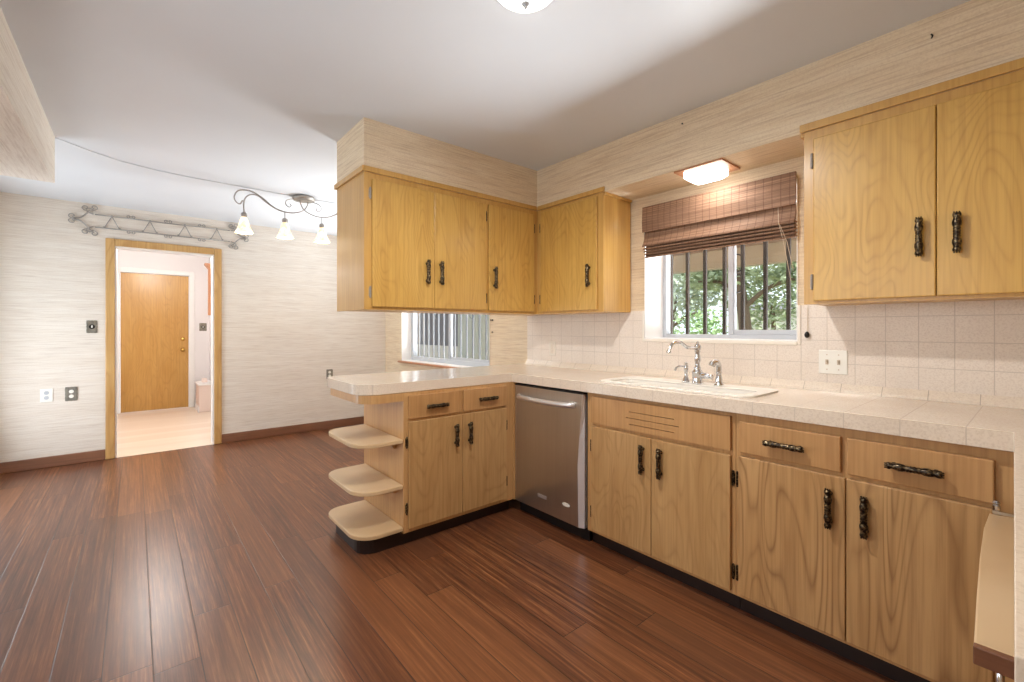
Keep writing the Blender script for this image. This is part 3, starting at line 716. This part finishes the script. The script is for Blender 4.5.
# faucet set
zd = .9545
fx, fy = -1.214, 2.34
fc = thing('kitchen_faucet', (fx, fy, zd), 'chrome kitchen faucet with arched spout and side lever behind the sink', 'faucet')
bm = bmesh.new(); lathe(bm, [(.030, 0), (.030, .004), (.027, .010), (.027, .055), (.029, .060), (.024, .068), (.016, .078), (.020, .084), (.014, .092), (.012, .11), (.017, .125), (.015, .150), (.011, .165), (.016, .172), (.013, .178), (.018, .188), (.019, .200), (.012, .210), (.006, .216), (.008, .222), (.003, .228)], (fx, fy, zd), Z_, 20)
obj('column', bm, 'chrome', fc, smooth=True)
bm = bmesh.new(); s0 = Vector((fx, fy, zd+.194)); e0 = Vector((-1.262, 2.13, 1.125)); dv = (e0-s0); 
pp = spline([s0, s0+Vector((dv.x*.35, dv.y*.35, .002)), s0+Vector((dv.x*.62, dv.y*.62, .030)), s0+Vector((dv.x*.86, dv.y*.86, .024)), s0+Vector((dv.x*.97, dv.y*.97, -.006)), (e0.x, e0.y, e0.z)], 6)
tube(bm, pp, [.009 + (.003 if i > len(pp)-5 else 0) for i in range(len(pp))], 12); obj('spout', bm, 'chrome', fc, smooth=True)
bm = bmesh.new(); tube(bm, spline([(fx+.02, fy, zd+.045), (fx+.06, fy-.01, zd+.045), (fx+.085, fy-.015, zd+.038)], 5), [.016]*6+[.011]*5, 12)
tube(bm, spline([(fx+.075, fy-.015, zd+.038), (fx+.09, fy-.03, zd+.045), (fx+.105, fy-.06, zd+.052)], 5), [.008]*5+[.010]*6, 10); obj('lever', bm, 'chrome', fc, smooth=True)
sd = thing('soap_dispenser', (-1.283, 2.345, zd), 'small chrome soap dispenser left of the faucet', 'soap dispenser')
bm = bmesh.new(); lathe(bm, [(.022, 0), (.022, .006), (.019, .014), (.011, .03), (.009, .05), (.010, .068), (.013, .074), (.009, .082), (.012, .09), (.006, .096), (.004, .102), (.011, .105), (.010, .109), (.002, .112)], (-1.283, 2.345, zd), Z_, 16); obj('bottle', bm, 'chrome', sd, smooth=True)
bm = bmesh.new(); tube(bm, spline([(-1.283, 2.345, zd+.086), (-1.296, 2.31, zd+.090), (-1.306, 2.285, zd+.084), (-1.308, 2.275, zd+.066)], 5), .0055, 8); obj('nozzle', bm, 'chrome', sd, smooth=True)
ss = thing('side_sprayer', (-1.10, 2.345, zd), 'chrome hand sprayer standing right of the faucet', 'sprayer')
bm = bmesh.new(); lathe(bm, [(.026, 0), (.024, .006), (.016, .012), (.018, .03), (.015, .045), (.012, .06), (.016, .068), (.013, .074)], (-1.10, 2.345, zd), Z_, 16); obj('base_sleeve', bm, 'chrome', ss, smooth=True)
bm = bmesh.new(); tube(bm, spline([(-1.10, 2.345, zd+.07), (-1.100, 2.343, zd+.105), (-1.106, 2.330, zd+.122), (-1.115, 2.312, zd+.118), (-1.118, 2.304, zd+.104)], 5), [.013]*8+[.014]*8+[.016]*5, 12); obj('spray_head', bm, 'chrome', ss, smooth=True)

# ------------------------------------------------------------------ upper cabinets
UF = -2.459; UD = UF+.016
UZ0, UZ1 = 1.361, 2.136
uc = thing('upper_cabinet', (-2.68, 1.65, UZ0), 'honey wood upper cabinet with three doors hanging over the peninsula', 'cabinet', 'honey wood upper cabinets')
obj('body', B((-2.90, UF-.02, 1.00, 2.60, UZ0+.004, UZ1)), 'upper_frame', uc)
obj('end_panel', B((-2.90, UF-.02, .984, .9995, UZ0, UZ1)), 'upper_frame', uc)
obj('face_frame', B((UF-.0195, UF, .984, 1.03, UZ0, UZ1), (UF-.0195, UF, 1.822, 1.862, UZ0, UZ1), (UF-.0195, UF, 2.268, 2.316, UZ0, UZ1), (UF-.0195, UF, 1.03, 1.822, 2.09, UZ1), (UF-.0195, UF, 1.862, 2.268, 2.09, UZ1), (UF-.0195, UF, 1.03, 1.822, UZ0, 1.385), (UF-.0195, UF, 1.862, 2.268, UZ0, 1.385)), 'upper_frame', uc)
def ufx(y0, y1): return obj('door', B((UF+.0005, UD, y0, y1, 1.377, 2.102)), 'upper_wood', uc, bevel=.004)
d = ufx(1.026, 1.4255); pull(d, (UD, 1.379, 1.599), Z_, X_); hinge(d, (UF, 1.018, 2.02), Z_, X_, 'iron'); hinge(d, (UF, 1.018, 1.46), Z_, X_, 'iron')
d = ufx(1.4265, 1.829); pull(d, (UD, 1.475, 1.599), Z_, X_); hinge(d, (UF, 1.837, 2.02), Z_, X_); hinge(d, (UF, 1.837, 1.46), Z_, X_)
d = ufx(1.853, 2.274); pull(d, (UD, 1.902, 1.602), Z_, X_); hinge(d, (UF, 2.282, 2.0), Z_, X_); hinge(d, (UF, 2.282, 1.47), Z_, X_)
obj('crown_strip', B((-2.915, UF+.012, .970, .984, 2.137, 2.168), (UF, UF+.012, .984, 2.304, 2.137, 2.168), (-2.915, -2.90, .984, 2.60, 2.137, 2.168)), 'upper_frame', uc, bevel=.003)

VF = 2.316; VD = 2.300
uc = thing('upper_cabinet', (-2.15, 2.46, UZ0), 'narrow one-door honey wood upper cabinet left of the sink window', 'cabinet', 'honey wood upper cabinets')
obj('body', B((-2.455, -1.834, VF+.02, 2.61, UZ0+.003, UZ1)), 'upper_frame', uc)
obj('face_frame', B((-2.459, -2.40, VF, VF+.0195, UZ0, UZ1), (-1.885, -1.834, VF, VF+.0195, UZ0, UZ1), (-2.40, -1.885, VF, VF+.0195, 2.09, UZ1), (-2.40, -1.885, VF, VF+.0195, UZ0, 1.385)), 'upper_frame', uc)
d = obj('door', B((-2.410, -1.879, VD, VF-.0005, 1.377, 2.115)), 'upper_wood', uc, bevel=.004); pull(d, (-1.946, VD, 1.603), Z_, NY); hinge(d, (-2.420, VF, 2.0), Z_, NY); hinge(d, (-2.420, VF, 1.47), Z_, NY)
obj('crown_strip', B((-2.446, -1.822, VF-.012, VF, 2.137, 2.168), (-1.834, -1.822, VF, 2.61, 2.118, 2.1365)), 'upper_frame', uc, bevel=.003)

uc = thing('upper_cabinet', (-.25, 2.46, UZ0), 'wide two-door honey wood upper cabinet right of the sink window', 'cabinet', 'honey wood upper cabinets')
obj('body', B((-.700, .60, VF+.02, 2.61, UZ0+.003, UZ1)), 'upper_frame', uc)
obj('face_frame', B((-.700, -.65, VF, VF+.0195, UZ0, UZ1), (.13, .60, VF, VF+.0195, UZ0, UZ1), (-.65, .13, VF, VF+.0195, 2.085, UZ1), (-.65, .13, VF, VF+.0195, UZ0, 1.385)), 'upper_frame', uc)
d = obj('door', B((-.660, -.2625, VD, VF-.0005, 1.374, 2.094)), 'upper_wood', uc, bevel=.004); pull(d, (-.314, VD, 1.600), Z_, NY); hinge(d, (-.668, VF, 2.0), Z_, NY, 'iron'); hinge(d, (-.668, VF, 1.46), Z_, NY, 'iron')
d = obj('door', B((-.2600, .138, VD, VF-.0005, 1.374, 2.094)), 'upper_wood', uc, bevel=.004); pull(d, (-.211, VD, 1.601), Z_, NY)
obj('crown_strip', B((-.715, .61, VF-.012, VF, 2.137, 2.172), (-.715, -.7005, VF, 2.61, 2.118, 2.1365)), 'upper_frame', uc, bevel=.003)

# ------------------------------------------------------------------ bamboo blind
bl = thing('bamboo_blind', (-1.27, 2.59, 2.05), 'woven brown bamboo roman shade pulled up over the sink window', 'blind')
BX0, BX1 = -1.715, -.815
obj('headrail', B((BX0+.01, BX1-.01, 2.604, 2.618, 2.00, 2.04)), 'white_paint', bl)
obj('back_cloth', B((BX0+.012, BX1-.008, 2.596, 2.602, 1.722, 2.03)), 'bamboo', bl)
bm = bmesh.new(); prism(bm, [(2.572, 2.054), (2.585, 2.054), (2.583, 1.97), (2.578, 1.888), (2.570, 1.888), (2.566, 1.96)], BX0, BX1, 'x'); obj('valance', bm, 'bamboo', bl)
# folds stacked below the valance
bm = bmesh.new()
prism(bm, [(2.590, 1.90), (2.596, 1.90), (2.585, 1.85), (2.572, 1.815), (2.560, 1.800), (2.566, 1.798), (2.58, 1.812), (2.6, 1.85)], BX0+.006, BX1-.004, 'x')
for k in range(5):
    z = 1.806-.018*k; yy = 2.556+.004*k
    prism(bm, [(2.61, z), (yy+.01, z-.004), (yy, z-.012), (yy+.002, z-.017), (yy+.014, z-.012), (2.61, z-.008)], BX0+.008+.003*k, BX1-.004, 'x')
obj('folds', bm, 'bamboo', bl)
bm = bmesh.new(); tube(bm, [(BX1-.075, 2.555, 1.88), (BX1-.07, 2.545, 1.80), (BX1-.06, 2.575, 1.72), (BX1-.03, 2.60, 1.50)], .0014, 5); tube(bm, [(BX1-.07, 2.55, 1.80), (BX1-.04, 2.575, 1.70), (BX1-.02, 2.604, 1.55)], .0014, 5)
tube(bm, [(-.772, 2.606, 1.36), (-.772, 2.606, 1.235)], .0014, 5); obj('pull_cord', bm, 'cord', bl)
bm = bmesh.new(); lathe(bm, [(.004, 0), (.010, .006), (.012, .016), (.008, .026), (.004, .032)], (-.772, 2.598, 1.205), Z_, 12); obj('cord_knob', bm, 'dark_gap', bl, smooth=True)

# ------------------------------------------------------------------ lamps
nl = thing('niche_lamp', (-1.2, 2.41, 2.137), 'lit square glass ceiling lamp in the soffit above the sink window', 'lamp')
obj('back_plate', B((-1.345, -1.075, 2.325, 2.545, 2.127, 2.1365)), 'salmon_wood', nl)
bm = bmesh.new(); a = rounded(-1.305, -1.115, 2.345, 2.505, (.02,)*4, 4); b = rounded(-1.285, -1.135, 2.365, 2.485, (.02,)*4, 4)
va = [bm.verts.new((x, y, 2.1265)) for x, y in a]; vb = [bm.verts.new((x, y, 2.095)) for x, y in a]; vc = [bm.verts.new((x, y, 2.078)) for x, y in b]; n = len(a)
for p, q in ((va, vb), (vb, vc)):
    for i in range(n): bm.faces.new((p[i], p[(i+1) % n], q[(i+1) % n], q[i]))
bm.faces.new(va); bm.faces.new(vc[::-1]); obj('glass_shade', bm, 'lamp_niche', nl)

dl = thing('ceiling_dome_lamp', (-1.14, 1.02, 2.44), 'lit white glass dome lamp on the kitchen ceiling at top of photo', 'lamp')
bm = bmesh.new(); lathe(bm, [(.13, -.012), (.138, -.006), (.138, 0)], (-1.14, 1.02, 2.44), Z_, 32); obj('ceiling_pan', bm, 'frame_white', dl)
bm = bmesh.new(); lathe(bm, [(.012, -.072), (.045, -.069), (.078, -.057), (.100, -.040), (.113, -.024), (.117, -.0125)], (-1.14, 1.02, 2.44), Z_, 32); obj('glass_bowl', bm, 'lamp_dome', dl, smooth=True)
bm = bmesh.new(); lathe(bm, [(.003, -.098), (.006, -.094), (.004, -.089), (.012, -.085), (.016, -.079), (.013, -.0725)], (-1.14, 1.02, 2.44), Z_, 16); obj('finial', bm, 'frame_white', dl, smooth=True)

# chandelier of scrolled rods
cx = -4.30
ch = thing('scroll_chandelier', (cx, 1.16, 2.434), 'scrolled wrought iron ceiling light with bell glass shades over the dining area', 'chandelier')
bm = bmesh.new(); lathe(bm, [(.055, -.034), (.085, -.028), (.095, -.014), (.095, 0)], (cx, 1.165, 2.433), Z_, 28); obj('canopy', bm, 'iron', ch, smooth=True)
def yz(pts): return [(cx, y, z) for y, z in pts]
A1 = [(.700, 2.305), (.684, 2.318), (.668, 2.290), (.640, 2.300), (.626, 2.340), (.650, 2.392), (.705, 2.412), (.770, 2.402), (.835, 2.368), (.900, 2.318), (.960, 2.288), (1.03, 2.278), (1.10, 2.288), (1.165, 2.320), (1.195, 2.370), (1.20, 2.405)]
A2 = [(.696, 2.225), (.694, 2.290), (.706, 2.345), (.745, 2.382), (.80, 2.380), (.86, 2.338), (.925, 2.300), (.98, 2.284)]
for q, A in enumerate((A1, A2)):
    bm = bmesh.new(); tube(bm, spline(yz(A), 6), .0055, 8); obj('arm', bm, 'iron', ch, smooth=True)
    bm = bmesh.new(); tube(bm, spline([(cx+.012, 2.33-y, z) for (_, y, z) in yz(A)], 6), .0055, 8); obj('arm', bm, 'iron', ch, smooth=True)
for s in (-1, 1):
    bm = bmesh.new(); tube(bm, spline([(cx, 1.165+s*y, z) for y, z in ((.06, 2.405), (.105, 2.402), (.145, 2.380), (.148, 2.345), (.122, 2.328), (.105, 2.345), (.118, 2.358))], 6), .004, 6); obj('scroll', bm, 'iron', ch, smooth=True)
for i, (y, zt) in enumerate(((.696, 2.225), (1.009, 2.28), (1.321, 2.28), (1.634, 2.225))):
    zs_ = 2.205
    bm = bmesh.new(); tube(bm, [(cx, y, zt), (cx, y, zs_)], .004, 8); lathe(bm, [(.010, .02), (.020, .012), (.024, -.006), (.019, -.022)], (cx, y, zs_), Z_, 16); obj('socket_cup', bm, 'iron', ch, smooth=True)
    bm = bmesh.new(); prof = [(.020, -.022), (.030, -.045), (.040, -.085), (.052, -.125), (.070, -.155), (.068, -.156), (.049, -.125), (.037, -.085), (.027, -.045), (.018, -.024)]
    nseg = 24; rings = []
    for r_, h_ in prof:
        flu = .006 if h_ < -.12 else 0
        rings.append([bm.verts.new((cx+(r_+flu*math.cos(6*2*math.pi*k/nseg))*math.cos(2*math.pi*k/nseg), y+(r_+flu*math.cos(6*2*math.pi*k/nseg))*math.sin(2*math.pi*k/nseg), zs_+h_)) for k in range(nseg)])
    for P_, Q_ in zip(rings, rings[1:]):
        for k in range(nseg): bm.faces.new((P_[k], P_[(k+1) % nseg], Q_[(k+1) % nseg], Q_[k]))
    obj('lamp_shade', bm, 'shade', ch, smooth=True)
    point('bulb_chandelier', (cx, y, zs_-.14), 5.5, WARM, .02)

# ------------------------------------------------------------------ iron wall ornament over the doorway
wx = XF+.016
wo = thing('wall_ornament', (XF+.01, .24, 2.27), 'long scrolled wrought iron ladder-shaped ornament hung over the doorway', 'wall art')
def wz(pts): return [(wx, y, z) for y, z in pts]
for z in (2.335, 2.215):
    bm = bmesh.new(); tube(bm, [(wx, -.29, z), (wx, .24, z-.002), (wx, .80, z)], .0055, 7); obj('rod', bm, 'iron', wo, smooth=True)
def scroll(y, z, sy, sz, s=1.):
    return spline(wz([(y, z), (y+sy*.035*s, z+sz*.004*s), (y+sy*.060*s, z+sz*.026*s), (y+sy*.048*s, z+sz*.052*s), (y+sy*.020*s, z+sz*.052*s), (y+sy*.014*s, z+sz*.030*s), (y+sy*.032*s, z+sz*.022*s)]), 5)
for (y, e) in ((-.30, -1), (.81, 1)):
    bm = bmesh.new()
    tube(bm, spline(wz([(y, 2.335), (y+e*.03, 2.345), (y+e*.05, 2.365), (y+e*.03, 2.385), (y+e*.0, 2.375)]), 5), .005, 6)
    tube(bm, spline(wz([(y, 2.215), (y+e*.03, 2.205), (y+e*.05, 2.185), (y+e*.03, 2.165), (y+e*.0, 2.175)]), 5), .005, 6)
    tube(bm, spline(wz([(y+e*.02, 2.37), (y+e*.05, 2.33), (y+e*.09, 2.29), (y+e*.15, 2.275), (y+e*.09, 2.26), (y+e*.05, 2.22), (y+e*.02, 2.18)]), 5), .0065, 6)
    for sy, sz, yy, zz_ in ((1, 1, y+e*.02, 2.37), (-1, 1, y+e*.03, 2.36), (1, -1, y+e*.02, 2.18), (-1, -1, y+e*.03, 2.19), (e, 1, y+e*.12, 2.272), (e, -1, y+e*.12, 2.278)):
        tube(bm, scroll(yy, zz_, sy, sz, .8), .0042, 6)
    obj('end_scroll', bm, 'iron', wo, smooth=True)
for y in (-.17, .115, .40, .68):
    bm = bmesh.new(); tube(bm, [(wx, y, 2.333), (wx, y-.055, 2.217)], .004, 6); tube(bm, [(wx, y, 2.333), (wx, y+.055, 2.217)], .004, 6)
    for q in ((y, 2.335), (y-.055, 2.222), (y+.055, 2.222)): ball(bm, (wx, q[0], q[1]), .010, 8)
    obj('v_strut', bm, 'iron', wo, smooth=True)
for y in (-.03, .26, .545):
    for z, s in ((2.335, 1), (2.215, -1)):
        bm = bmesh.new(); tube(bm, scroll(y, z, 1, s, .5), .004, 6); tube(bm, scroll(y, z, -1, s, .5), .004, 6); obj('leaf_scroll', bm, 'iron', wo, smooth=True)

# ------------------------------------------------------------------ switches and sockets
def ornate_plate(name, y, z, label, cat, w=.078, h=.12, x=XF, outlet=False):
    t = thing(name, (x, y, z), label, cat)
    bm = bmesh.new(); pts = []
    for k in range(24):
        a = 2*math.pi*k/24; c, s = math.cos(a), math.sin(a); m_ = max(abs(c), abs(s)); pts.append((y+c/m_*w/2*(1-.04*(k % 2)), z+s/m_*h/2*(1-.03*(k % 2))))
    prism(bm, pts, x+.0005, x+.006, 'x')
    for sy in (-1, 1):
        for sz in (-1, 1): tube(bm, spline([(x+.007, y+sy*.034, z+sz*.052), (x+.007, y+sy*.018, z+sz*.048), (x+.007, y+sy*.030, z+sz*.020), (x+.007, y+sy*.034, z+sz*.004)], 4), .003, 6)
    obj('cover_plate', bm, 'plate_bronze', t, smooth=False)
    if outlet:
        for s in (-1, 1):
            bm = bmesh.new(); lathe(bm, [(.017, 0), (.016, .004), (0, .0041)], (x+.006, y, z+s*.022), (1, 0, 0), 16); obj('socket', bm, 'plastic', t)
    else:
        bm = bmesh.new(); lathe(bm, [(.022, 0), (.020, .003), (0, .0031)], (x+.006, y, z), (1, 0, 0), 16); obj('switch_surround', bm, 'dark_gap', t)
        obj('toggle', B((x+.009, x+.020, y-.005, y+.005, z-.010, z+.012)), 'plastic', t)
ornate_plate('light_switch', -.311, 1.272, 'ornate pewter switch plate on the dining wall left of the doorway', 'light switch')
ornate_plate('wall_socket', -.450, .650, 'ornate pewter socket plate low on the wall beside the white one', 'socket', .085, .13, outlet=True)
ornate_plate('wall_socket', 1.876, .683, 'ornate pewter socket plate low on the wall just past the peninsula counter end', 'socket', outlet=True)
ornate_plate('light_switch', .845, 1.282, 'small pewter switch plate on the hall wall beside the entry door', 'light switch', .10, .13, x=HX)
t = thing('wall_socket', (XF, -.611, .651), 'plain white socket plate low on the dining wall, leftmost', 'socket')
obj('cover_plate', B((XF+.0005, XF+.006, -.652, -.570, .590, .712)), 'plastic', t, bevel=.003)
for s in (-1, 1):
    bm = bmesh.new(); lathe(bm, [(.017, 0), (.016, .003), (0, .0031)], (XF+.006, -.611, .651+s*.022), (1, 0, 0), 16); obj('socket', bm, 'frame_white', t)
ty = YS-.008
t = thing('light_switch', (-.665, ty, 1.088), 'white double switch plate on the tile splash right of the window', 'light switch')
obj('cover_plate', B((-.724, -.606, ty-.006, ty-.0005, 1.030, 1.146)), 'plastic', t, bevel=.003)
for x in (-.689, -.641):
    o = obj('toggle', B((x-.006, x+.006, ty-.009, ty-.006, 1.076, 1.100), (x-.0035, x+.0035, ty-.020, ty-.009, 1.086, 1.096)), 'cord', t)
    bm = bmesh.new()
    for z in (1.052, 1.124): lathe(bm, [(.003, 0), (.003, .001), (0, .0012)], (x, ty-.006, z), NY, 8)
    obj('screw', bm, 'cord', t)
t = thing('wall_socket', (-2.586, ty, 1.09), 'narrow cream socket plate on the tile splash near the corner', 'socket')
obj('cover_plate', B((-2.622, -2.550, ty-.006, ty-.0005, 1.033, 1.149)), 'white_tile', t, bevel=.003)
obj('socket', B((-2.604, -2.568, ty-.009, ty-.006, 1.052, 1.130)), 'tile_cove', t, bevel=.002)
# hook screws left in the wall
hk = thing('wall_hook', (-3.40, YS, 1.33), 'small dark cord cleat on the wall beside the dining window', 'hook')
bm = bmesh.new(); lathe(bm, [(.009, 0), (.009, .004), (.003, .006), (.003, .02), (.008, .022), (.006, .028)], (-3.40, YS, 1.335), NY, 10); lathe(bm, [(.006, 0), (.006, .012), (.002, .014)], (-3.40, YS, 1.22), NY, 10); obj('cleat', bm, 'dark_gap', hk)
hk = thing('wall_hook', (-.272, 2.316, 2.36), 'tiny dark hook screwed into the wallpapered soffit above the right cabinet', 'hook')
bm = bmesh.new(); tube(bm, spline([(-.275, 2.3155, 2.366), (-.275, 2.303, 2.364), (-.271, 2.299, 2.355), (-.275, 2.303, 2.348)], 4), .0025, 6); obj('hook', bm, 'dark_gap', hk)

hk = thing('wall_nail', (-1.285, 2.316, 2.382), 'tiny dark nail in the wallpapered soffit above the sink window lamp', 'nail')
bm = bmesh.new(); lathe(bm, [(.002, 0), (.002, .008), (.0045, .0085), (.0045, .010)], (-1.285, 2.316, 2.382), NY, 8); obj('nail_head', bm, 'dark_gap', hk)
